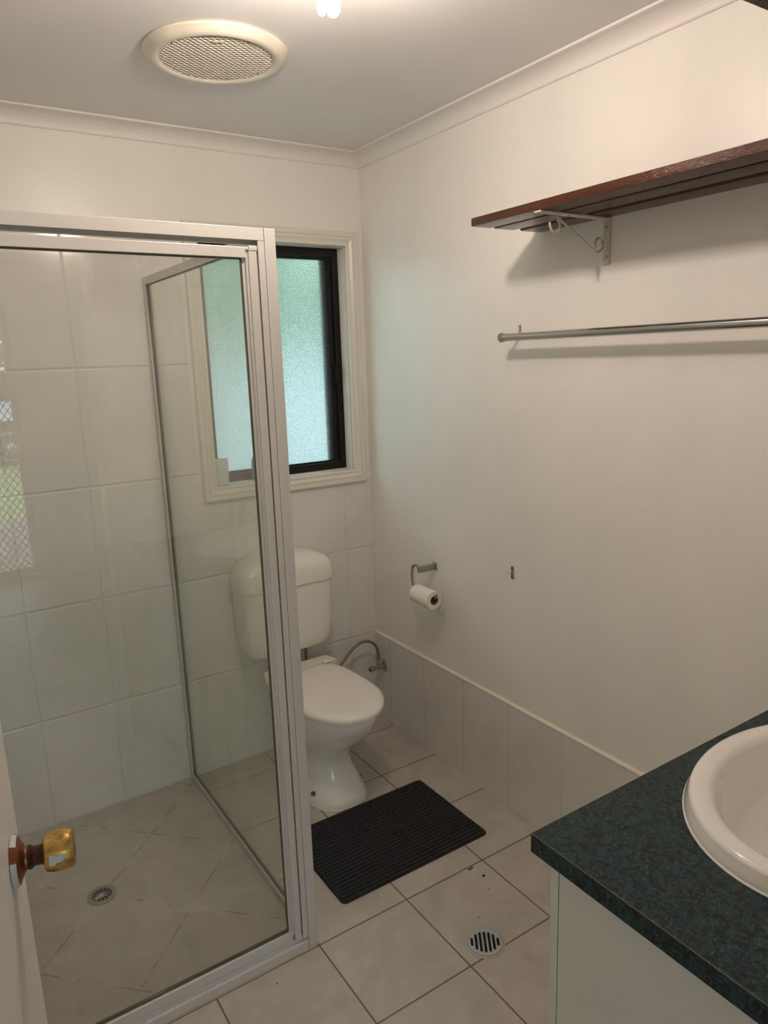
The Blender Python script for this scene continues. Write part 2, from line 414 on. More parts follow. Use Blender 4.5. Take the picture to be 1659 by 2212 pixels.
# reveal lining
bm = BM(); t = .002
box(bm, WX0-.0005, WX0+t, .0, FY0, WZ0, WZ1); box(bm, WX1-t, WX1+.0005, 0, FY0, WZ0, WZ1); box(bm, WX0, WX1, 0, FY0, WZ1-t, WZ1+.0005); box(bm, WX0, WX1, 0, FY0, WZ0-.0005, WZ0+t)
obj('window_reveal', bm, MTR, win)
# colonial architrave, mitred
AW = .053
ap = [(0, 0), (0, .009), (.003, .0115), (.010, .012), (.013, .0095), (.016, .0105), (.024, .0155), (.030, .0165), (.034, .0135), (.036, .0165), (.046, .0185), (.051, .0175), (AW, .014), (AW, 0)]
bm = BM(); rings = []
for (cx, cz, sx, sz) in ((WX0, WZ0, -1, -1), (WX1, WZ0, 1, -1), (WX1, WZ1, 1, 1), (WX0, WZ1, -1, 1)):
    rings.append([(cx+sx*(a+.001), -d-.0034, cz+sz*(a+.001)) for a, d in ap])
rings.append(rings[0]); ring_faces(bm, rings, True, 0, False, False, False)
bmesh.ops.remove_doubles(bm, verts=bm.verts, dist=1e-6)
obj('window_architrave', bm, MTR, win, 22)

# ================================================================== OUTSIDE, beyond the window
def simple_noise_mat(name, a, b_, sc, rough=.9):
    m = mat(name, a, rough); q = NB(m); q.col(q.mix(q.ramp(q.noise(sc, 4, .6), .35, .65), a, b_)); return m
MCON = simple_noise_mat('pale_concrete', (.42, .44, .43), (.50, .52, .51), 3)
MGRASS = simple_noise_mat('lawn_green', (.24, .34, .14), (.36, .46, .20), 25)
MLEAF = simple_noise_mat('hedge_green', (.10, .23, .10), (.26, .43, .21), 9)
MFEN = mat('pale_blue_steel_fence', (.335, .375, .39), .5)
bm = BM(); box(bm, -9, 9, .1, 9, -.25, -.15); struct('ground_path', bm, MCON, 'pale concrete path outside the window')
fence = thing('boundary_fence', 'pale blue ribbed fence outside the frosted window', 'fence', (0, 2.6, -.15))
bm = BM(); prof = []; x = -6.0
while x < 6.0:
    prof += [(x, 2.6), (x+.10, 2.6), (x+.12, 2.63), (x+.18, 2.63)]; x += .20
prof2 = prof+[(a, b_+.004) for a, b_ in reversed(prof)]
extrude_profile(bm, prof2, -.15, 1.62, 'z'); obj('fence_sheet', bm, MFEN, fence)
bm = BM(); box(bm, -6, 6.05, 2.58, 2.65, 1.60, 1.66, 0, .004); obj('top_rail', bm, MFEN, fence)
def bush(name, c, r, label, n=900, seed=1):
    rnd = random.Random(seed); root = thing(name, label, 'tree', (c[0], c[1], -.15), 'trees beyond the fence')
    bm = BM(); tube(bm, [(c[0], c[1], -.15), (c[0]+.05, c[1], c[2]*.6), (c[0], c[1], c[2])], [.09, .07, .03], 8); obj('trunk', bm, MCOPPER, root)
    bm = BM()
    for k in range(n):
        v = Vector((rnd.gauss(0, 1), rnd.gauss(0, 1), rnd.gauss(0, 1))).normalized()*(rnd.random()**.33)
        p = Vector((c[0]+v.x*r[0], c[1]+v.y*r[1], c[2]+v.z*r[2])); a = Vector((rnd.gauss(0, 1), rnd.gauss(0, 1), rnd.gauss(0, 1))).normalized(); b_ = a.orthogonal().normalized(); s = .16
        vs = [bm.verts.new(q) for q in (p-a*s, p+b_*s*.45, p+a*s, p-b_*s*.45)]; bm.faces.new(vs)
    obj('foliage', bm, MLEAF, root, normals=False); return root
bush('garden_tree', (.2, 4.4, 2.3), (1.7, 1.0, 1.7), 'left green tree beyond the pale fence', 4200, 3)
bush('garden_tree', (3.5, 4.6, 2.0), (1.5, 1.0, 1.3), 'right green tree beyond the pale fence', 4200, 5)

# ================================================================== SHOWER
shw = thing('shower_screen', 'framed clear glass shower enclosure filling the left rear corner of the bathroom', 'shower screen', (-1.33, -1.03, 0))
Y0, Y1 = -1.040, -1.006        # front frame, outer and inner faces
HX0 = XL+.004
# header: fascia with a recessed channel and lower lip behind
bm = BM()
box(bm, HX0, -.9085, Y0, Y0+.004, 1.885, 1.9115, 0, .0006); box(bm, HX0, -.9085, Y0+.003, Y1, 1.907, 1.9115)
box(bm, HX0, -.9085, Y1-.003, Y1, 1.879, 1.908); box(bm, HX0, -.9085, Y1-.008, Y1, 1.8785, 1.8805)
obj('header_rail', bm, MALU, shw)
# corner post
bm = BM(); box(bm, -.9075, -.8800, Y0-.001, Y1+.004, .002, 1.912, 0, .0016); obj('corner_post', bm, MALU, shw)
bm = BM(); box(bm, -.9240, -.9085, Y0+.0005, Y0+.004, .040, 1.8845); box(bm, -.9225, -.9195, Y0+.003, Y1, .040, 1.866); box(bm, -.912, -.9085, Y0+.003, Y1, .04, 1.866)
obj('jamb_channel', bm, MALU, shw)
# sill
bm = BM()
extrude_profile(bm, [(Y0, .002), (Y0, .026), (Y0+.004, .030), (Y0+.009, .031), (Y0+.0105, .040), (Y0+.013, .042), (Y1, .042), (Y1+.002, .002)], HX0, -.9085, 'x')
obj('sill_track', bm, MALU, shw)
bm = BM(); extrude_profile(bm, [(Y0-.0045, .0003), (Y0-.0005, .0025), (Y0-.0005, .0003)], HX0, -.885, 'x'); obj('sill_sealant', bm, mat('stained_sealant', (.42, .34, .24), .6), shw)
# sliding door panel
DY0 = Y0+.006; DY1 = DY0+.018
bm = BM()
box(bm, HX0+.02, -.9525, DY0, DY1, 1.847, 1.8705, 0, .001)                       # top rail
box(bm, HX0+.02, -.9525, DY0, DY1, .045, .0735, 0, .001)                         # bottom rail
box(bm, HX0+.02, HX0+.045, DY0+.0005, DY1-.0005, .046, 1.870)                    # far stile
box(bm, -.9520, -.9465, DY0+.003, DY1, .060, 1.866)                              # near stile, stepped
box(bm, -.9465, -.9268, DY0-.003, DY1+.002, .055, 1.862, 0, .0012)
box(bm, -.9600, -.9520, DY0+.009, DY1, .073, 1.848)
dr = obj('shower_door', bm, MALU, shw)
bm = BM(); box(bm, -.9460, -.9255, DY0-.0045, DY1+.003, 1.862, 1.873, 0, .0015); box(bm, -.9525, -.946, DY0-.001, DY1, 1.864, 1.871, 0, .001)
obj('stile_cap', bm, MALU, dr)
bm = BM(); box(bm, -.9460, -.9255, DY0-.0045, DY1+.003, .044, .055, 0, .0015); obj('stile_cap', bm, MALU, dr)
bm = BM()
gy = DY0+.010
box(bm, HX0+.045, -.961, gy-.003, gy+.007, .0735, .0765); box(bm, HX0+.045, -.961, gy-.003, gy+.007, 1.844, 1.847)
box(bm, -.962, -.9598, gy-.002, gy+.007, .0765, 1.844); obj('glazing_seal', bm, MSEAL, dr)
bm = BM(); box(bm, HX0+.046, -.9622, gy, gy+.004, .0767, 1.8438); obj('glass_pane', bm, MGLASS, dr)
# return panel (fixed, at right angles)
RX = -.885
bm = BM()
box(bm, RX-.010, RX+.010, Y1+.006, -.004, 1.888, 1.913, 0, .001); box(bm, RX-.010, RX+.010, Y1+.006, -.004, .002, .022, 0, .001)
box(bm, RX-.012, RX+.012, -.020, -.0036, .0225, 1.912, 0, .001); box(bm, RX-.010, RX+.010, Y1+.005, Y1+.012, .0225, 1.8875)
rp = obj('return_panel', bm, MALU, shw)
bm = BM(); box(bm, RX-.004, RX+.0055, Y1+.0125, -.0205, .022, .0245); box(bm, RX-.004, RX+.0055, Y1+.0125, -.0205, 1.8855, 1.888); box(bm, RX-.004, RX+.0055, -.0230, -.0202, .0245, 1.8855)
obj('glazing_seal', bm, MSEAL, rp)
bm = BM(); box(bm, RX-.002, RX+.002, Y1+.013, -.0232, .0247, 1.8853); obj('glass_pane', bm, MGLASS2, rp)

# shower waste
dw = thing('shower_drain', 'round grey spoked drain with pale residue in the shower floor', 'drain', (-1.343, -.476, 0))
cx, cy = -1.343, -.476
bm = BM(); lathe(bm, [(.0435, .0005), (.0435, .003), (.040, .0038), (.036, .0034), (.0355, .0042), (.030, .0045), (.0295, .0008)], 48, (cx, cy, 0)); 
for k in range(12):
    a = 2*PI*k/12+.15; ca, sa = math.cos(a), math.sin(a); w = .0010
    q = [(cx+ca*r-sa*s*w, cy+sa*r+ca*s*w, z) for z in (.0012, .0042) for r, s in ((.006, -1), (.030, -1), (.030, 1), (.006, 1))]
    ring_faces(bm, [q[:4], q[4:]], True, 0, True, True, False)
lathe(bm, [(.0072, .0012), (.0072, .0042), (.005, .0045), (.0015, .0045)], 24, (cx, cy, 0), cap1=True)
MGP = mat('grey_drain_plastic', (.33, .31, .27), .4); obj('grate', bm, MGP, dw, 35)
bm = BM(); lathe(bm, [(.0295, .0006), (.001, .0006)], 32, (cx, cy, 0)); obj('drain_well', bm, MBLK, dw)
bm = BM(); pts = [(-.004, .002), (.006, .000), (.011, -.009), (.004, -.014), (.003, -.010), (-.001, -.020), (-.010, -.024), (-.017, -.021), (-.012, -.012)]
rot = -.6; ring_faces(bm, [[(cx+a*math.cos(rot)-b_*math.sin(rot), cy+a*math.sin(rot)+b_*math.cos(rot), z) for a, b_ in pts] for z in (.0040, .0052)], True, 0, True, True)
obj('residue', bm, mat('pale_soap_residue', (.46, .46, .36), .8), dw)

# ================================================================== FLOOR WASTE
cx, cy = -.493, -1.308; fd = thing('floor_drain', 'round steel slotted floor drain in the tiles before the shower', 'drain', (cx, cy, 0))
bm = BM(); lathe(bm, [(.0560, .0003), (.0560, .0012), (.0548, .0018), (.0502, .0018), (.0496, .0006)], 64, (cx, cy, 0)); obj('outer_ring', bm, MALU2, fd, 40)
bm = BM(); ang = math.radians(-124.9); ux, uy = math.cos(ang), math.sin(ang); R = .0490; z1 = .0024
xs = [-.0366, -.0246, -.0123, 0, .0123, .0246, .0366]; hw = .0037
slots = []
for i, s in enumerate(xs):
    L = {0: .0140, 6: .0140, 1: .0275, 5: .0275, 2: .0345, 4: .0345, 3: .0370}[i]; slots.append((s-hw, s+hw, L))
# strips across the plate, each running either full height or split by a slot
edges = [-R]+[e for s in slots for e in s[:2]]+[R]
def chord(s): return math.sqrt(max(0, R*R-s*s))
for i in range(len(edges)-1):
    a, c = edges[i], edges[i+1]; n = 6
    L = slots[(i-1)//2][2] if i % 2 == 1 else None
    for k in range(n):
        s0 = a+(c-a)*k/n; s1 = a+(c-a)*(k+1)/n
        spans = [(-1, 1, None)] if L is None else [(-1, 0, L), (0, 1, L)]
        for lo, hi, LL in spans:
            def yy(s, side):
                if LL is None: return side*chord(s)
                if side == lo and lo == -1: return -chord(s)
                if side == hi and hi == 1: return chord(s)
                m_ = (a+c)/2; rr = math.sqrt(max(0, hw*hw-(s-m_)**2)) if True else 0
                e_ = LL-hw+rr if i not in (1, 13) else LL*math.sqrt(max(0, 1-((s-m_)/hw*.5)**2))
                return -e_ if lo == -1 else e_
            q2 = [(s0, yy(s0, lo)), (s1, yy(s1, lo)), (s1, yy(s1, hi)), (s0, yy(s0, hi))]
            if abs(q2[0][1]-q2[3][1])+abs(q2[1][1]-q2[2][1]) < 1e-6: continue
            pts = [(cx-uy*p+ux*q_, cy+ux*p+uy*q_) for p, q_ in q2]
            ring_faces(bm, [[(x, y, .0009) for x, y in pts], [(x, y, z1) for x, y in pts]], True, 0, True, True, False)
obj('grate', bm, MSTEEL, fd)
bm = BM(); lathe(bm, [(.0490, .0005), (.001, .0005)], 48, (cx, cy, 0)); obj('drain_well', bm, MBLK, fd)

# little marks on the floor
bm = BM(); pts = [(-.010, -.004), (-.004, -.006), (.002, -.002), (.007, -.001), (.010, .004), (.004, .006), (-.001, .002), (-.006, .003), (-.010, .001)]
ring_faces(bm, [[(-.331+a*1.15, -1.054+c*1.3-a*.25, z) for a, c in pts] for z in (.0003, .0008)], True, 0, True, True)
tag(obj('paint_spot', bm, mat('grey_teal_spot', (.10, .13, .12), .5)), 'small grey-green smudge on the floor tile below the black mat', 'spot')
bm = BM(); ring_faces(bm, [[(-.320+.0042*math.cos(a)*(1+.3*math.sin(3*a)), -1.104+.0042*math.sin(a), z) for a in [2*PI*k/9 for k in range(9)]] for z in (.0003, .0022)], True, 0, True, True)
tag(obj('dirt_crumb', bm, MBLK), 'tiny black crumb on the floor tile beside the grey smudge', 'dirt')

# ================================================================== BATH MAT
mt = thing('bath_mat', 'charcoal ribbed rectangular mat lying before the toilet', 'mat', (-.462, -.755, 0))
MX0, MX1, MY0, MY1 = -.748, -.172, -.955, -.556
def rrect(x0, x1, y0, y1, r, n=6):
    out = []
    for (x, y, a0) in ((x1-r, y1-r, 0), (x0+r, y1-r, PI/2), (x0+r, y0+r, PI), (x1-r, y0+r, 3*PI/2)):
        for k in range(n+1): a = a0+PI/2*k/n; out.append((x+r*math.cos(a), y+r*math.sin(a)))
    return out
bm = BM(); p1 = rrect(MX0, MX1, MY0, MY1, .018); 
ring_faces(bm, [[(x, y, .0004) for x, y in p1], [(x, y, .0045) for x, y in p1]], True, 0, True, True, False); obj('backing', bm, MMATE, mt)
bm = BM(); ny = 24; pitch = (MY1-MY0-.006)/ny; e = .003
for k in range(ny):
    y = MY0+.003+pitch*(k+.5); hw_ = pitch*.475
    dy = min(y-MY0, MY1-y); ins = 0
    if dy < .018: ins = .018-math.sqrt(max(0, .018**2-(.018-dy)**2))
    n = 150; rings = []
    for i in range(n+1):
        x = MX0+e+ins+(MX1-MX0-2*e-2*ins)*i/n
        j = .0010*math.sin(x*530+k*1.7)+.0016*random.uniform(-1, 1); jz = .0016*random.uniform(-1, 1)
        rings.append([(x, y-hw_, .0046), (x, y-hw_*.75+j, .0070+jz), (x, y+j, .0082+jz), (x, y+hw_*.75+j, .0070+jz), (x, y+hw_, .0046)])
    ring_faces(bm, rings, True, 0, True, True)
obj('ribbed_pile', bm, MMAT, mt)

# ================================================================== TOILET
TX = -.476
tl = thing('toilet', 'white pedestal toilet with closed lid below the window', 'toilet', (TX, -.33, 0))
def egg(yb, yf, a, seg=56, n=2.2, cx=TX, back_n=3.0, bw=.55):
    """closed outline, narrow-ended to the front (-y)"""
    ym = yb-(yb-yf)*bw; out = []
    for k in range(seg):
        t = 2*PI*k/seg; ct, st = math.cos(t), math.sin(t); nn = n if st < 0 else back_n
        x = cx+a*math.copysign(abs(ct)**(2/nn), ct)
        y = ym+(ym-yf if st < 0 else yb-ym)*math.copysign(abs(st)**(2/nn), st); out.append((x, y))
    return out
bm = BM()
#        z     yb     yf    a      n    bn   bw
sec = [(.0002, -.125, -.546, .118, 2.7, 4, .55), (.012, -.125, -.548, .119, 2.7, 4, .55), (.03, -.125, -.540, .115, 2.7, 4, .55), (.07, -.125, -.512, .103, 2.6, 4, .55), (.12, -.125, -.478, .089, 2.5, 4, .55),
       (.165, -.120, -.478, .089, 2.4, 4, .55), (.205, -.112, -.505, .106, 2.3, 4, .57), (.245, -.104, -.552, .128, 2.15, 4, .6), (.29, -.098, -.603, .142, 2.1, 4, .6), (.335, -.095, -.638, .150, 2.05, 4, .6), (.365, -.095, -.650, .1525, 2.05, 4, .6), (.384, -.095, -.651, .153, 2.05, 4, .6), (.388, -.098, -.647, .150, 2.05, 4, .6)]
rings = [[(x, y, z) for x, y in egg(yb, yf, a, 56, n, TX, bn, bw)] for z, yb, yf, a, n, bn, bw in sec]
ring_faces(bm, rings, True, 0, True, True); obj('pan', bm, MPORC, tl, 50)
bm = BM(); p = egg(-.12, -.553, .124, 56, 2.7, TX, 4, .55); p2 = egg(-.12, -.548, .118, 56, 2.7, TX, 4, .55)
ring_faces(bm, [[(x, y, .0003) for x, y in p], [(x, y, .004) for x, y in p2]], True, 0, True, True); obj('base_grout', bm, MCAULK, tl)
for s in (-1, 1):
    sc_ = (TX+s*(.1045 if s < 0 else .094), -.450, .045)
    bm = BM(); lathe(bm, [(.0085, -.004), (.0085, .002), (.0050, .0035), (.0050, .008), (.001, .0085)], 12, sc_, cap1=True)
    bmesh.ops.rotate(bm, verts=bm.verts, cent=sc_, matrix=Matrix.Rotation(s*1.25, 3, 'Y'))
    obj('base_screw', bm, mat('dark_screw', (.10, .08, .06), .5, .4), tl)
bm = BM()
rings = [[(x, y, z) for x, y in egg(yb, yf, a, 56, 2.15, TX, 3.2, .6)] for z, yb, yf, a in ((.389, -.15, -.662, .152), (.391, -.148, -.665, .155), (.399, -.148, -.666, .156), (.402, -.15, -.662, .153))]
ring_faces(bm, rings, True, 0, True, True); obj('seat_ring', bm, MSEAT, tl, 45)
bm = BM()
def lidsec(z, d):
    yb, yf = -.204-d*.25, -.680+d; ym = yb-(yb-yf)*.56
    return [(TX+(x-TX)*(1-.09*max(0, (y-ym)/(yb-ym))**2), y, z) for x, y in egg(yb, yf, .161-d, 72, 2.02, TX, 5, .56)]
rings = [lidsec(.4025, .004), lidsec(.404, .001), lidsec(.410, 0), lidsec(.417, .002), lidsec(.4225, .008), lidsec(.4255, .018), lidsec(.4270, .035), lidsec(.4275, .07), lidsec(.4275, .12)]
ring_faces(bm, rings, True, 0, True, True); lid = obj('lid', bm, MSEAT, tl, 40)
bm = BM()
hp = [(TX-.135, -.138), (TX+.135, -.138), (TX+.145, -.150), (TX+.158, -.202), (TX-.158, -.202), (TX-.145, -.150)]
ring_faces(bm, [[(x, y, z) for x, y in hp] for z in (.4027, .4255)], True, 0, True, True, False)
bmesh.ops.bevel(bm, geom=[e_ for e_ in bm.edges], offset=.003, segments=2, affect='EDGES')
obj('hinge_block', bm, MSEAT, tl, 35)
for s in (-1, 1):
    bm = BM(); lathe(bm, [(.006, -.014), (.0065, -.012), (.0065, .012), (.006, .014)], 16, (TX+s*.105, -.205, .4265), 'x', cap0=True, cap1=True); obj('hinge_pin', bm, MSEAT, tl, 40)

# cistern
CX = -.485
cs = thing('toilet_cistern', 'cream plastic toilet cistern with rounded lid fixed to the back wall', 'cistern', (CX, -.09, .5))
def rsec(z, a, yf, yb=-.004, n=4.8, seg=64, taper=0):
    ym = (yf+yb)/2; b_ = (yb-yf)/2; out = []
    for k in range(seg):
        t = 2*PI*k/seg; ct, st = math.cos(t), math.sin(t)
        x = CX+a*math.copysign(abs(ct)**(2/n), ct); y = ym+b_*math.copysign(abs(st)**(2/n), st); out.append((x, y, z))
    return out
bm = BM()
rings = []
for z, a, yf in ((.470, .128, -.100), (.473, .150, -.125), (.480, .164, -.145), (.493, .176, -.158), (.523, .186, -.165), (.59, .191, -.168), (.68, .1945, -.170), (.757, .196, -.172)):
    rings.append(rsec(z, a, yf))
ring_faces(bm, rings, True, 0, True, True); obj('tank', bm, MPLAST, cs, 50)
bm = BM()
rings = [rsec(.7575, .198, -.176), rsec(.760, .202, -.180), rsec(.790, .2015, -.180), rsec(.812, .199, -.178), rsec(.832, .191, -.171, n=5), rsec(.848, .176, -.158, n=4.5), rsec(.859, .152, -.138, n=4), rsec(.866, .118, -.115, n=3.6), rsec(.869, .07, -.098, n=3)]
ring_faces(bm, rings, True, 0, True, True); ld = obj('cistern_lid', bm, MPLAST, cs, 50)
bm = BM(); lathe(bm, [(.026, .0), (.026, .006), (.023, .009), (.001, .009)], 32, (CX-.02, -.085, .8675)); obj('flush_button', bm, MPLAST, cs, 35)
bm = BM(); tube(bm, smooth_path([(CX, -.070, .4695), (CX, -.062, .42), (CX, -.050, .355), (CX, -.056, .322), (CX, -.078, .312), (CX, -.094, .311)], 6), .0215, 20); obj('flush_pipe', bm, MPLAST, cs, 40)

# stop valve and hose
vz, vy = .262, -.068
vl = thing('stop_valve', 'chrome stop valve with round flange on the skirting tiles behind the toilet', 'valve', (-.008, vy, vz))
bm = BM(); lathe(bm, [(.0295, 0), (.030, -.002), (.026, -.006), (.013, -.009), (.010, -.012), (.010, -.020)], 32, (-.0081, vy, vz), 'x', cap0=True, cap1=True); obj('flange', bm, MCHR, vl, 35)
bm = BM(); lathe(bm, [(.0085, -.018), (.0085, -.027), (.0105, -.029), (.0105, -.041), (.007, -.044), (.0055, -.050), (.0055, -.056)], 24, (0, vy, vz), 'x', cap0=True, cap1=True)
lathe(bm, [(.0065, .004), (.0065, .016)], 16, (-.035, vy, vz)); obj('body', bm, MCHRD, vl, 35)
bm = BM(); lathe(bm, [(.0095, .015), (.0105, .017), (.0105, .030), (.0085, .033), (.006, .034)], 6, (-.035, vy, vz), cap0=True, cap1=True); obj('hex_nut', bm, MCHRD, vl)
bm = BM()
rings = []
for h, r in ((-.052, .008), (-.055, .0105), (-.064, .0118), (-.078, .0140), (-.081, .013), (-.082, .010)):
    rings.append([(h, vy+r*(1+.07*math.cos(8*a))*math.cos(a), vz+r*(1+.07*math.cos(8*a))*math.sin(a)) for a in [2*PI*k/48 for k in range(48)]])
ring_faces(bm, rings, True, 0, True, True); obj('tap_handle', bm, MCHRD, vl, 40)
bm = BM(); lathe(bm, [(.006, -.0825), (.005, -.0835), (.001, -.0835)], 16, (0, vy, vz), 'x', cap0=True); obj('handle_button', bm, MBLK, vl)
hs = thing('inlet_hose', 'braided steel hose looping from the stop valve up to the cistern', 'hose', (-.035, vy, .296))
bm = BM()
tube(bm, smooth_path([(-.035, vy, .312), (-.036, -.068, .335), (-.048, -.068, .368), (-.075, -.068, .393), (-.108, -.068, .402), (-.142, -.068, .395), (-.178, -.068, .372), (-.215, -.07, .338), (-.255, -.07, .300), (-.30, -.07, .275), (-.345, -.07, .285), (-.378, -.07, .325), (-.390, -.07, .39), (-.392, -.07, .438)], 8), .0062, 12)
obj('braid', bm, MFLEX, hs, 60)
for (x, z0, z1) in ((-.035, .2975, .320), (-.392, .432, .468)):
    bm = BM(); lathe(bm, [(.0070, z0), (.0082, z0+.002), (.0082, z1-.008), (.0072, z1-.006), (.0072, z1)], 16, (x, vy if x > -.1 else -.07, 0), cap0=True, cap1=True); obj('hose_ferrule', bm, MCHRD, hs, 40)

# ================================================================== TOILET PAPER HOLDER
ph = thing('paper_holder', 'chrome toilet roll holder arm on the right wall', 'toilet roll holder', (0, -.455, .81))
bm = BM(); box(bm, -.082, -.0003, -.4645, -.4465, .803, .826, 0, .002); obj('mounting_block', bm, MCHRD, ph, 35)
bm = BM(); box(bm, -.0035, -.0002, -.469, -.442, .798, .831, 0, .0012); obj('wall_plate', bm, MSTEEL, ph)
bm = BM()
rod = smooth_path([(-.074, -.452, .818), (-.076, -.440, .826), (-.078, -.424, .826), (-.078, -.412, .812), (-.078, -.408, .785), (-.078, -.410, .755), (-.078, -.420, .735), (-.078, -.440, .727), (-.078, -.48, .726), (-.078, -.54, .726), (-.078, -.556, .728), (-.078, -.562, .736), (-.078, -.564, .742)], 8)
tube(bm, rod, .0060, 12, flat=1.0); obj('roll_arm', bm, MCHRD, ph, 50)
rl = thing('toilet_roll', 'small white toilet roll hanging on the chrome arm', 'toilet paper', (-.078, -.49, .7095))
rc = (-.078, 0, .7148)
bm = BM(); lathe(bm, [(.0180, -.4345), (.0355, -.4345), (.0362, -.436), (.0362, -.5475), (.0355, -.549), (.0180, -.549)], 48, rc, 'y')
obj('paper', bm, MPAPER, rl, 40)
bm = BM(); lathe(bm, [(.0182, -.4347), (.0175, -.4347), (.0175, -.5488), (.0182, -.5488)], 32, rc, 'y'); obj('cardboard_core', bm, MCARD, rl, 40)
bm = BM(); r = .0368; rings = []
for k in range(7):
    a = math.radians(75-k*12.5)
    rings.append([(rc[0]+r*math.cos(a), y, rc[2]+r*math.sin(a)) for y in (-.4355, -.548)])
for z in (.700, .685, .668, .655): rings.append([(rc[0]+r+.001, y, z+(.006 if y > -.5 else 0)) for y in (-.4355, -.548)])
ring_faces(bm, rings, False); o = obj('loose_sheet', bm, MPAPER, rl); s = o.modifiers.new('solid', 'SOLIDIFY'); s.thickness = .0006; s.offset = 1

# leftover bracket on the right wall
bm = BM(); box(bm, -.004, -.0003, -.896, -.885, .868, .912, 0, .0012); box(bm, -.012, -.004, -.893, -.888, .886, .891, 0, .001)
hk = obj('wall_bracket', bm, MCHRD); tag(hk, 'tiny leftover metal bracket alone on the right wall', 'bracket')
for z in (.875, .905):
    bm = BM(); lathe(bm, [(.0028, -.0042), (.0028, -.0048), (.0008, -.005)], 12, (0, -.8905, z), 'x', cap0=True, cap1=True); obj('screw', bm, MBLK, hk)

# ================================================================== TOWEL RAIL
tr_ = thing('towel_rail', 'chrome towel rail along the right wall under the wooden shelf', 'towel rail', (-.07, -1.5, 1.665))
bm = BM(); tube(bm, [(-.070, -.918, 1.665), (-.070, -2.05, 1.665)], .0120, 32); obj('rail', bm, MCHR, tr_, 40)
for y, d in ((-.905, 1), (-2.063, -1)):
    bm = BM(); rings = []
    for h, r in ((-.0165, .0125), (-.016, .0150), (-.002, .0150), (.002, .0125), (.0025, .009)):
        rings.append([(-.070+r*math.cos(a), y+d*h, 1.665+r*math.sin(a)) for a in [2*PI*(k+.5)/8 for k in range(8)]])
    ring_faces(bm, rings, True, 0, True, True, False); obj('end_cap', bm, MCHR, tr_)
    bm = BM(); yb = y-d*.012; box(bm, -.0030, -.0003, yb-.006, yb+.006, 1.655, 1.702, 0, .001)
    tube(bm, smooth_path([(-.002, yb, 1.672), (-.020, yb, 1.672), (-.045, yb, 1.667), (-.062, yb, 1.665)], 5), .0048, 12, flat=.8); obj('wall_mount', bm, MCHRD, tr_, 40)

# ================================================================== SHELF
sh = thing('wall_shelf', 'red-brown slatted timber shelf high on the right wall', 'shelf', (-.13, -1.5, 1.96))
for x0, x1 in ((-.266, -.196), (-.183, -.108), (-.082, -.004)):
    bm = BM(); box(bm, x0, x1, -2.15, -1.000, 1.962, 1.984, 0, .003); obj('slat', bm, MWOOD, sh, 40)
bm = BM(); box(bm, -.255, -.01, -2.13, -2.10, 1.9845, 2.0, 0, .002); obj('cleat', bm, MWOOD, sh)
def scroll_bracket(y, label):
    bk = thing('shelf_bracket', label, 'bracket', (0, y, 1.9), 'shelf brackets')
    bm = BM(); w = .0115
    box(bm, -.262, -.0005, y-w, y+w, 1.957, 1.9615, 0, .001); box(bm, -.0050, -.0005, y-w, y+w, 1.842, 1.958, 0, .001)
    obj('angle_strip', bm, MCHIP, bk, 30)
    c1 = Vector((-.198, y, 1.9335)); c2 = Vector((-.036, y, 1.8915)); r1, r2_ = .0195, .0170; pts = []
    for k in range(15):
        a = math.radians(62-k*20.5); rr = r1*(.62+.38*min(1, k/6)); pts.append(c1+Vector((rr*math.cos(a), 0, rr*math.sin(a))))
    e1 = c1+Vector((.002, 0, .0195)); pts.append(e1)
    s_ = c2+Vector((-.008, 0, -.0185))
    for k in range(1, 8): pts.append(e1.lerp(s_, k/7))
    for k in range(1, 15):
        a = math.radians(-100+k*22.5); rr = r2_*(1-.32*max(0, k-8)/6); pts.append(c2+Vector((rr*math.cos(a), 0, rr*math.sin(a))))
    bm = BM(); tube(bm, pts, .0034, 10); obj('scroll_brace', bm, MCHIP, bk, 50)
    for z in (1.862, 1.938):
        bm = BM(); lathe(bm, [(.0052, -.0052), (.0048, -.0068), (.0012, -.0075)], 14, (0, y, z), 'x', cap0=True, cap1=True); obj('screw', bm, MCHRD, bk, 40)
    for x in (-.240, -.150, -.075):
        bm = BM(); lathe(bm, [(.0042, .0), (.0036, -.0010), (.0010, -.0012)], 14, (x, y, 1.9568), cap0=True, cap1=True); obj('screw', bm, MCHRD, bk, 40)
scroll_bracket(-1.250, 'chipped white scroll bracket under the visible end of the timber shelf')
scroll_bracket(-1.950, 'white scroll bracket under the vanity end of the timber shelf')

# ================================================================== VANITY
VX0, VX1, VYF, VYB = -.890, -.010, -1.942, -2.498
vn = thing('vanity_cabinet', 'cream vanity cabinet under the teal benchtop', 'cabinet', (-.45, -2.2, 0))
bm = BM(); box(bm, VX0, VX0+.016, VYB, VYF, .10, .8475, 0, .0008); box(bm, VX1-.016, VX1, VYB, VYF, .10, .8475); box(bm, VX0+.016, VX1-.016, VYB, VYF, .10, .116)
box(bm, VX0+.016, VX1-.016, VYB, VYB+.006, .116, .8475); obj('carcass', bm, MCAB, vn)
bm = BM(); box(bm, VX0+.03, VX1-.03, VYB+.03, VYF-.05, .0005, .0995); obj('plinth', bm, MCAB, vn)
for x0, x1, hx in ((VX0, (VX0+VX1)/2-.0015, -.03), ((VX0+VX1)/2+.0015, VX1, .03)):
    bm = BM(); box(bm, x0, x1, VYF+.0025, VYF+.0185, .105, .843, 0, .0012); d_ = obj('door', bm, MCAB, vn)
    hxx = (x1+hx) if hx < 0 else (x0+hx)
    bm = BM(); lathe(bm, [(.006, .0187), (.006, .030), (.014, .034), (.015, .040), (.010, .044), (.001, .045)], 24, (hxx, VYF, .60), 'y', cap0=True); obj('knob', bm, MCHRD, d_, 40)
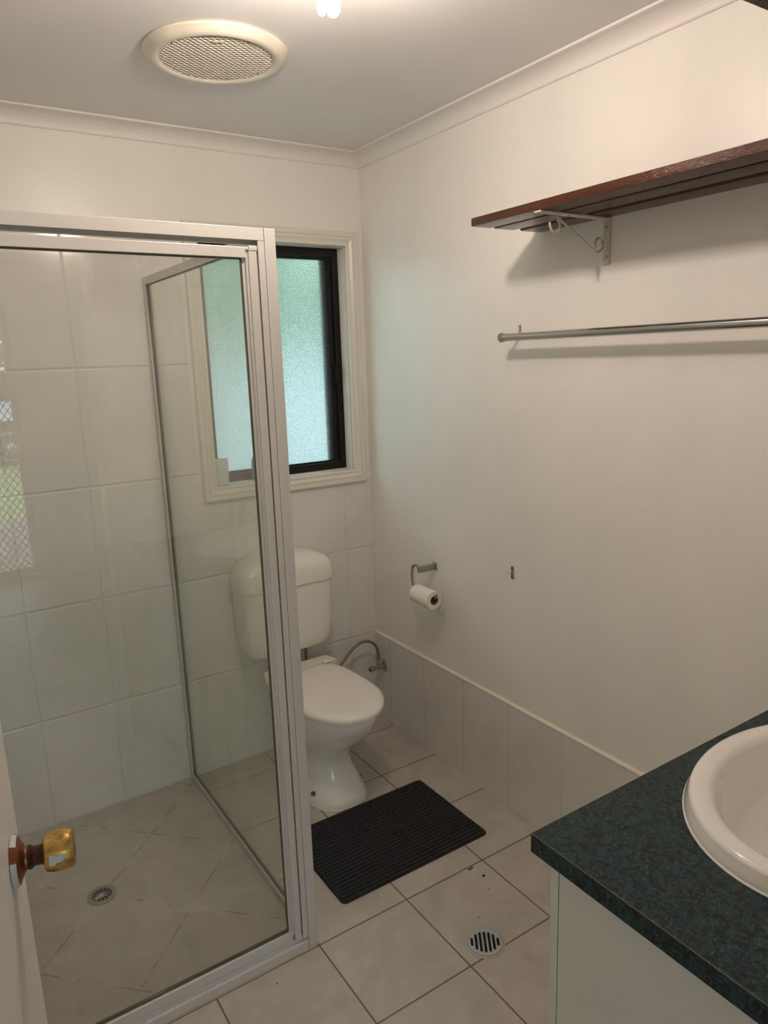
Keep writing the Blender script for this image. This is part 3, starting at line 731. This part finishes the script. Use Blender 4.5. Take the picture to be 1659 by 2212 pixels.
bt = thing('vanity_benchtop', 'dark teal speckled laminate benchtop around the basin', 'benchtop', (-.45, -2.2, .848))
# benchtop with an elliptical cut-out for the basin
BX, BY, BA, BB = -.463, -2.162, .289, .223
X0, X1, Yb, Yf = -.915, -.0085, -2.4985, -1.905
bm = BM(); seg = 72
hole = [(BX+(BA-.03)*math.cos(2*PI*k/seg), BY+(BB-.03)*math.sin(2*PI*k/seg)) for k in range(seg)]
outer = []
for x, y in hole:
    dx, dy = x-BX, y-BY; ts = []
    if dx > 1e-9: ts.append((X1-BX)/dx)
    if dx < -1e-9: ts.append((X0-BX)/dx)
    if dy > 1e-9: ts.append((Yf-BY)/dy)
    if dy < -1e-9: ts.append((Yb-BY)/dy)
    t_ = min(ts); outer.append((BX+dx*t_, BY+dy*t_))
for cxx, cyy in ((X0, Yf), (X1, Yf), (X0, Yb), (X1, Yb)):
    k = min(range(seg), key=lambda i: (outer[i][0]-cxx)**2+(outer[i][1]-cyy)**2); outer[k] = (cxx, cyy)
zt, zb = .880, .8478
rings = [[(x, y, zb) for x, y in hole], [(x, y, zt) for x, y in hole], [(x, y, zt) for x, y in outer], [(x, y, zb) for x, y in outer], [(x, y, zb) for x, y in hole]]
ring_faces(bm, rings, True, 0, False, False, False); bmesh.ops.remove_doubles(bm, verts=bm.verts, dist=1e-6)
obj('laminate_top', bm, MLAM, bt)
bm = BM(); box(bm, X0-.0003, X1, Yf-.0008, Yf+.0003, zt-.0006, zt+.0003); box(bm, X0-.0003, X0+.0008, Yb, Yf, zt-.0006, zt+.0003)
obj('edge_seam', bm, MLAMEDGE, bt)
bs = thing('wash_basin', 'white oval drop-in wash basin set in the teal benchtop', 'basin', (BX, BY, .88))
bm = BM()
pr = [(0, .0003), (-.001, .004), (.004, .012), (.0045, .023), (.0075, .0285), (.0125, .0308), (.022, .0312), (.033, .0305), (.041, .0275), (.047, .019), (.054, .002), (.072, -.045), (.108, -.085), (.155, -.108), (.205, -.114)]
def bas(d, z): 
    b_ = max(.018, BB-d) if d < .12 else max(.018, (BB-.12)*(1-(d-.12)/.105)+.018)
    return [(BX+max(.02, (BA-d if d < .12 else (BA-.12)*(1-(d-.12)/.11)+.02))*math.cos(2*PI*k/96), BY+b_*math.sin(2*PI*k/96), .8805+z) for k in range(96)]
rings = [bas(d, z) for d, z in pr]; ring_faces(bm, rings, True, 0, False, False); bmesh.ops.recalc_face_normals(bm, faces=bm.faces)
# underside shell
pr2 = [(0, .0003), (.034, .0003), (.034, -.02), (.085, -.055), (.115, -.098), (.165, -.122), (.205, -.126)]
ring_faces(bm, [bas(d, z) for d, z in pr2], True, 0, False, False)
bmesh.ops.remove_doubles(bm, verts=bm.verts, dist=1e-5); obj('bowl', bm, MPORC, bs, 60, normals=False)
bm = BM(); ring_faces(bm, [[(BX+(BA+d)*math.cos(2*PI*k/96), BY+(BB+d)*math.sin(2*PI*k/96), .8803+z) for k in range(96)] for d, z in ((.003, 0), (.0022, .0018), (.0003, .0030), (-.002, .0030))], True); obj('sealant', bm, mat('white_silicone', (.82, .80, .76), .4), bs)
bm = BM(); lathe(bm, [(.021, .0), (.021, .003), (.016, .004), (.012, .001), (.001, .001)], 32, (BX, BY, .8805-.1138)); obj('waste', bm, MCHR, bs, 40)
tp = thing('basin_tap', 'chrome mixer tap standing behind the wash basin bowl', 'tap', (BX, -2.385, .911))
bm = BM(); lathe(bm, [(.024, 0), (.024, .006), (.019, .010), (.018, .07), (.016, .08), (.001, .082)], 32, (BX, -2.375, .9122), cap0=True); tube(bm, smooth_path([(BX, -2.36, .96), (BX, -2.32, .975), (BX, -2.27, .970), (BX, -2.245, .955)], 6), .010, 16)
obj('tap_body', bm, MCHR, tp, 40)
bm = BM(); tube(bm, [(BX, -2.375, .995), (BX, -2.34, 1.02), (BX, -2.30, 1.035)], .006, 12); obj('lever', bm, MCHR, tp, 40)
# dark timber wall cabinet, only its lower edge shows
wc = thing('wall_cabinet', 'dark timber wall cabinet whose lower edge cuts the top right corner', 'cabinet', (-.62, -2.35, 1.93))
bm = BM(); box(bm, -.955, -.300, -2.4995, -2.206, 1.930, 2.30, 0, .002); obj('carcass', bm, MWOODC, wc)
for x0, x1 in ((-.955, -.6285), (-.6265, -.300)):
    bm = BM(); box(bm, x0, x1, -2.2055, -2.1875, 1.930, 2.30, 0, .002); obj('door', bm, MWOODC, wc)

# ================================================================== CEILING FAN
FX, FYc = -.842, -.680
fn = thing('exhaust_fan', 'round ivory ceiling exhaust fan with honeycomb grille', 'exhaust fan', (FX, FYc, H))
bm = BM()
lathe(bm, [(.182, -.0005), (.184, -.003), (.1835, -.006), (.181, -.0075), (.176, -.013), (.168, -.0195), (.160, -.0225), (.153, -.0225), (.148, -.0205), (.1455, -.018), (.1455, -.004)], 96, (FX, FYc, H)); obj('rim', bm, MIV, fn, 50)
bm = BM(); lathe(bm, [(.1455, -.0015), (.001, -.0015)], 48, (FX, FYc, H)); obj('cavity', bm, MCAV, fn)
bm = BM(); ra = math.radians(-30); pw, ph_ = .0138, .0148
ca, sa = math.cos(ra), math.sin(ra); RG = .1452
def hexpt(u, v, z): return (FX+ca*u-sa*v, FYc+sa*u+ca*v, H+z)
nr = int(RG/ph_)+2
for j in range(-nr, nr+1):
    for i in range(-nr, nr+1):
        u0 = (i+(.5 if j % 2 else 0))*pw; v0 = j*ph_*.87
        if math.hypot(u0, v0) > RG-.0045: continue
        # stretched hexagon: outer outline tiles the plane, inner is the hole
        o6 = [(0, ph_*.58), (pw/2, ph_*.29), (pw/2, -ph_*.29), (0, -ph_*.58), (-pw/2, -ph_*.29), (-pw/2, ph_*.29)]
        def ins(f): return [(a*f, c*f) for a, c in o6]
        rr = []
        for zz, f in ((-.0175, 1.0), (-.0178, .85), (-.0140, .82)):
            rr.append([hexpt(u0+a, v0+c, zz) for a, c in ins(f)])
        ring_faces(bm, rr, True, 0, False, False, False)
lathe(bm, [(RG-.0035, -.0172), (RG-.0035, -.0182), (RG, -.0182), (RG, -.0172)], 72, (FX, FYc, H))
obj('honeycomb_grille', bm, mat('grille_plastic', (.80, .74, .66), .4), fn, normals=False)
bm = BM(); box(bm, -.013, .013, -.005, .005, -.0200, -.0180, 0, .0015)
bmesh.ops.rotate(bm, verts=bm.verts, cent=(0, 0, 0), matrix=Matrix.Rotation(ra, 3, 'Z')); bmesh.ops.translate(bm, verts=bm.verts, vec=(FX+ca*.01+sa*-.11*-1*0-.045, FYc-.105, H)); obj('badge', bm, MIV, fn)

# ================================================================== CEILING LIGHT
LX, LY = -.893, -1.350
lt = thing('ceiling_light', 'lit bare compact fluorescent bulb hanging from a ceiling batten holder', 'light', (LX, LY, H))
bm = BM(); lathe(bm, [(.052, -.0005), (.052, -.006), (.040, -.012), (.024, -.018), (.022, -.045), (.001, -.045)], 40, (LX, LY, H)); obj('batten_holder', bm, MPLAST, lt, 40)
bm = BM(); lathe(bm, [(.014, -.046), (.021, -.050), (.024, -.060), (.024, -.078), (.020, -.084), (.001, -.085)], 32, (LX, LY, H)); obj('bulb_base', bm, MPLAST, lt, 40)
for k in range(3):
    a = 2*PI*k/3+.35; dx, dy = math.cos(a), math.sin(a); tx, ty = -dy, dx; r = .0135; w = .0085
    P = [(LX+dx*r+tx*w, LY+dy*r+ty*w, H-.084), (LX+dx*r+tx*w, LY+dy*r+ty*w, H-.153)]
    for q in range(1, 6):
        an = PI*q/6; P.append((LX+dx*r+tx*w*math.cos(an), LY+dy*r+ty*w*math.cos(an), H-.153-.0095*math.sin(an)))
    P += [(LX+dx*r-tx*w, LY+dy*r-ty*w, H-.153), (LX+dx*r-tx*w, LY+dy*r-ty*w, H-.084)]
    bm = BM(); tube(bm, P, .0065, 12); obj('glowing_tube', bm, MBULB, lt, 60)

# ================================================================== SILL THINGS
bm = BM(); lathe(bm, [(.0255, 0), (.0265, .001), (.0285, .050), (.0290, .094), (.0280, .096), (.0265, .094), (.0255, .006), (.001, .004)], 40, (-.662, .018, WZ0+.0035), cap0=True)
tag(obj('tumbler', bm, mat('milky_plastic', (.70, .74, .74), .3), None, 40), 'milky white tumbler at the left end of the window sill', 'tumbler')
bo = thing('shampoo_bottle', 'grey-blue bottle on the window sill seen through the shower glass', 'bottle', (-.508, .018, WZ0))
MBOT = mat('grey_blue_plastic', (.12, .17, .20), .25)
bm = BM(); lathe(bm, [(.024, 0), (.0265, .002), (.0270, .060), (.0265, .075), (.020, .093), (.011, .104), (.010, .112)], 40, (-.508, .018, WZ0+.0035), cap0=True, cap1=True); obj('bottle_body', bm, MBOT, bo, 40)
bm = BM(); lathe(bm, [(.0125, .1125), (.0125, .130), (.011, .132), (.001, .132)], 24, (-.508, .018, WZ0+.0035), cap0=True); obj('bottle_cap', bm, MDKGR, bo, 40)

# ================================================================== BATHROOM DOOR (leaf open into the room)
dl = thing('door_1', 'cream door leaf standing open at the lower left with a brass knob', 'door', (-1.757, -2.495, 0)); dl['kind'] = 'structure'
hx, hy = -1.757, -2.495; ex, ey = -1.5985, -1.718
dirv = Vector((ex-hx, ey-hy, 0)); LW = dirv.length; dirv.normalize(); nv = Vector((dirv.y, -dirv.x, 0))   # nv faces the room's right side
def leafpt(s, t, z): p = Vector((ex, ey, 0))-dirv*s+nv*t; return (p.x, p.y, z)
def local(bm, f):
    for v in bm.verts: v.co = Vector(f(v.co))
bm = BM(); box(bm, 0, LW-.01, -.035, 0, .008, 2.035, 0, .0015); local(bm, lambda c: leafpt(c.x, c.y, c.z)); obj('door_leaf', bm, MDOORP, dl, 30)
KS, KZ = .062, 1.067; KR = .89
kb = thing('door_knob', 'worn brass round knob with paint splashes on the open door', 'knob', leafpt(KS, 0, KZ))
def turned(prof, seg=40):
    bm = BM(); lathe(bm, [(r*KR, h) for r, h in prof], seg, (0, 0, 0), 'z', cap1=True); local(bm, lambda c: leafpt(KS+c.x, c.z, KZ+c.y)); return bm
obj('rosette', turned([(.0325, .0004), (.0325, .003), (.0300, .0065), (.0200, .0110), (.0150, .0135), (.0145, .0160)]), MCOPPER, kb, 35)
obj('neck', turned([(.0150, .0161), (.0155, .019), (.0125, .022), (.0125, .030), (.0160, .0345)]), mat('dark_bronze', (.06, .028, .018), .4, .6), kb, 35)
obj('grip', turned([(.0195, .0330), (.0235, .0350), (.0250, .0420), (.0258, .0520), (.0250, .0600), (.0225, .0645), (.0215, .0650), (.001, .0655)]), MBRASS, kb, 35)
def splash(pts, lift, name):
    """paint blob following the grip: pts (angle deg, height t)"""
    bm = BM(); rings = []
    for l_ in (0, lift):
        rings.append([leafpt(KS+(.0258*KR+l_)*math.cos(math.radians(a+46)), t_, KZ+(.0258*KR+l_)*math.sin(math.radians(a+46))) for a, t_ in pts])
    ring_faces(bm, rings, True, 0, True, True, False); return obj(name, bm, MSPLASH, kb)
splash([(-22, .0400), (-24, .0455), (-30, .0480), (-24, .0500), (-25, .0550), (-38, .0560), (-48, .0530), (-48, .0470), (-54, .0450), (-56, .0400), (-46, .0390)], .0006, 'paint_splash')
bm = BM(); lathe(bm, [(.0331*KR, .0005), (.0331*KR, .0032), (.0306*KR, .0069)], 40, (0, 0, 0), 'z')
fa = lambda f: math.degrees(math.atan2(f.calc_center_median().y, f.calc_center_median().x))
dele = [f for f in bm.faces if not (-80 < fa(f) < 25 or 62 < fa(f) < 110)]
bmesh.ops.delete(bm, geom=dele, context='FACES'); local(bm, lambda c: leafpt(KS+c.x, c.z, KZ+c.y)); obj('paint_splash', bm, MSPLASH, kb, normals=False)
# door jamb lining
bm = BM(); box(bm, DX0-.0005, DX0+.004, YF-T-.002, YF+.002, 0, 2.04); box(bm, DX1-.016, DX1+.0005, YF-T-.004, YF+.004, 0, 2.04); box(bm, DX0+.004, DX1-.016, YF-T-.004, YF+.004, 2.0380, 2.0405)
struct('trim_5', bm, MTR, 'door lining around the bathroom doorway')

# ================================================================== FRONT ENTRY and STREET (mirrored in the shower glass)
sd = thing('door_2', 'security screen door with diamond mesh, mirrored in the shower glass', 'door', ((SX0+SX1)/2, HALLY-.05, SZ0)); sd['kind'] = 'structure'
bm = BM(); yd = HALLY-.06; picture_frame(bm, SX0, SX1, SZ0, SZ1, .045, yd-.012, yd+.012, .001); obj('door_frame', bm, MALU2, sd)
bm = BM(); px_, pz_ = .052, .070; r_ = .0032
def bar(bm, p, q, r):
    p, q = Vector(p), Vector(q); t = (q-p).normalized(); a = Vector((0, 1, 0)); b_ = t.cross(a)
    ring_faces(bm, [[p+a*r*k1+b_*r*k2 for k1, k2 in ((1, 1), (1, -1), (-1, -1), (-1, 1))], [q+a*r*k1+b_*r*k2 for k1, k2 in ((1, 1), (1, -1), (-1, -1), (-1, 1))]], True, 0, True, True, False)
xa, xb, za, zb_ = SX0+.045, SX1-.045, SZ0+.045, SZ1-.045; slope = pz_/px_
c = za-slope*(xb-xa)
while c < zb_:
    for s in (1, -1):
        # line z = c + slope*(x-xa) or mirrored
        xl, xr = 0.0, xb-xa
        lo = max(xl, (za-c)/slope); hi = min(xr, (zb_-c)/slope)
        if hi-lo > .005:
            if s == 1: bar(bm, (xa+lo, yd, c+slope*lo), (xa+hi, yd, c+slope*hi), r_)
            else: bar(bm, (xb-lo, yd+.003, c+slope*lo), (xb-hi, yd+.003, c+slope*hi), r_)
    c += pz_
obj('diamond_mesh', bm, mat('dark_bronze_mesh', (.06, .05, .04), .6), sd)
bm = BM(); box(bm, -12, 12, -8.3, HALLY-.1, -.12, -.02); struct('ground_porch', bm, simple_noise_mat('grey_concrete', (.22, .21, .20), (.28, .27, .26), 3), 'concrete porch outside the entry')
bm = BM(); box(bm, -14, 14, -24, -8.3, -.14, -.03); struct('ground_lawn', bm, MGRASS, 'front lawn outside the entry')
cz = -.03; yc = -13.5; xw = -.20
car = thing('parked_car', 'silver-blue car parked outside, mirrored in the shower glass', 'car', (.9, yc-.9, cz))
MCAR = mat('silver_blue_car_paint', (.52, .62, .80), .25, .3, coat=.6); MTYRE = mat('tyre_rubber', (.015, .015, .015), .8)
bm = BM()
arch = lambda c: [(c+.37*math.cos(a), .32+.37*math.sin(a)) for a in [PI*k/8 for k in range(9)]]
side = [(-1.05, .32), (-1.10, .75), (-1.05, 1.10), (-.92, 1.68), (2.10, 1.74), (2.85, 1.12), (3.75, 1.02), (3.86, .60), (3.75, .32)]+arch(2.75)+arch(xw)
rings = []
for yy_, f in ((yc-1.80, .96), (yc-1.70, 1.0), (yc-.12, 1.0), (yc-.02, .97)):
    rings.append([(x, yy_-(-.14 if yy_ < yc-1 else .14)*(1 if z > 1.13 else 0), cz+z*(1 if z < .4 else (.4+(z-.4)*f)/z)) for x, z in side])
ring_faces(bm, rings, True, 0, True, True, False); obj('car_body', bm, MCAR, car)
bm = BM(); wn = [(-.85, 1.12), (-.76, 1.62), (2.05, 1.66), (2.65, 1.13)]
ring_faces(bm, [[(x, yc-.02-(.04 if z < 1.3 else .10), cz+z) for x, z in wn], [(x, yc-.30, cz+z) for x, z in wn]], True, 0, True, True, False); obj('side_windows', bm, mat('car_window_glass', (.02, .025, .03), .25, spec=.2), car)
bm = BM()
for c_ in (xw, 2.75):
    oo = [(c_+.47*math.cos(a), .32+.47*math.sin(a)) for a in [PI*k/12 for k in range(13)]]; ii = [(c_+.36*math.cos(a), .32+.36*math.sin(a)) for a in [PI*k/12 for k in range(13)]][::-1]
    ring_faces(bm, [[(x, yc-.03, cz+z) for x, z in oo+ii], [(x, yc+.005, cz+z) for x, z in oo+ii]], True, 0, True, True, False)
box(bm, xw+.46, 2.29, yc-.03, yc+.006, cz+.30, cz+.66); box(bm, -1.08, xw-.46, yc-.03, yc+.006, cz+.30, cz+.66)
obj('wheel_arch_cladding', bm, MTYRE, car)
for wx in (xw, 2.75):
    c0 = (wx, yc-.03, cz+.33)
    bm = BM(); lathe(bm, [(.245, -.17), (.31, -.165), (.33, -.14), (.33, -.02), (.31, 0), (.255, .003), (.25, -.02)], 40, c0, 'y'); wh = obj('wheel', bm, MTYRE, car, 40)
    bm = BM(); lathe(bm, [(.255, -.03), (.255, .002), (.235, .004), (.228, -.03)], 40, c0, 'y'); lathe(bm, [(.055, -.04), (.055, .0), (.03, .006), (.001, .006)], 24, c0, 'y')
    for k in range(10):
        a = 2*PI*k/10; p = Vector((math.sin(a), 0, math.cos(a))); C0 = Vector(c0)
        bar(bm, C0+p*.05+Vector((0, -.01, 0)), C0+p*.232+Vector((0, -.01, 0)), .011)
    obj('rim', bm, MSTEEL, wh, 40)
    bm = BM(); lathe(bm, [(.24, -.06), (.001, -.06)], 24, c0, 'y'); obj('brake_shadow', bm, MBLK, wh)
# hedge across the street
rnd = random.Random(11); bm = BM()
for k in range(7000):
    p = Vector((rnd.uniform(-8, 8), rnd.uniform(-18.2, -17.2), rnd.uniform(0, 3.1)-.03)); a = Vector((rnd.gauss(0, 1), rnd.gauss(0, 1), rnd.gauss(0, 1))).normalized(); b_ = a.orthogonal().normalized(); q = .17
    bm.faces.new([bm.verts.new(v) for v in (p-a*q, p+b_*q*.5, p+a*q, p-b_*q*.5)])
tag(obj('street_hedge', bm, MLEAF, normals=False), 'tall green hedge behind the parked car across the street', 'hedge')
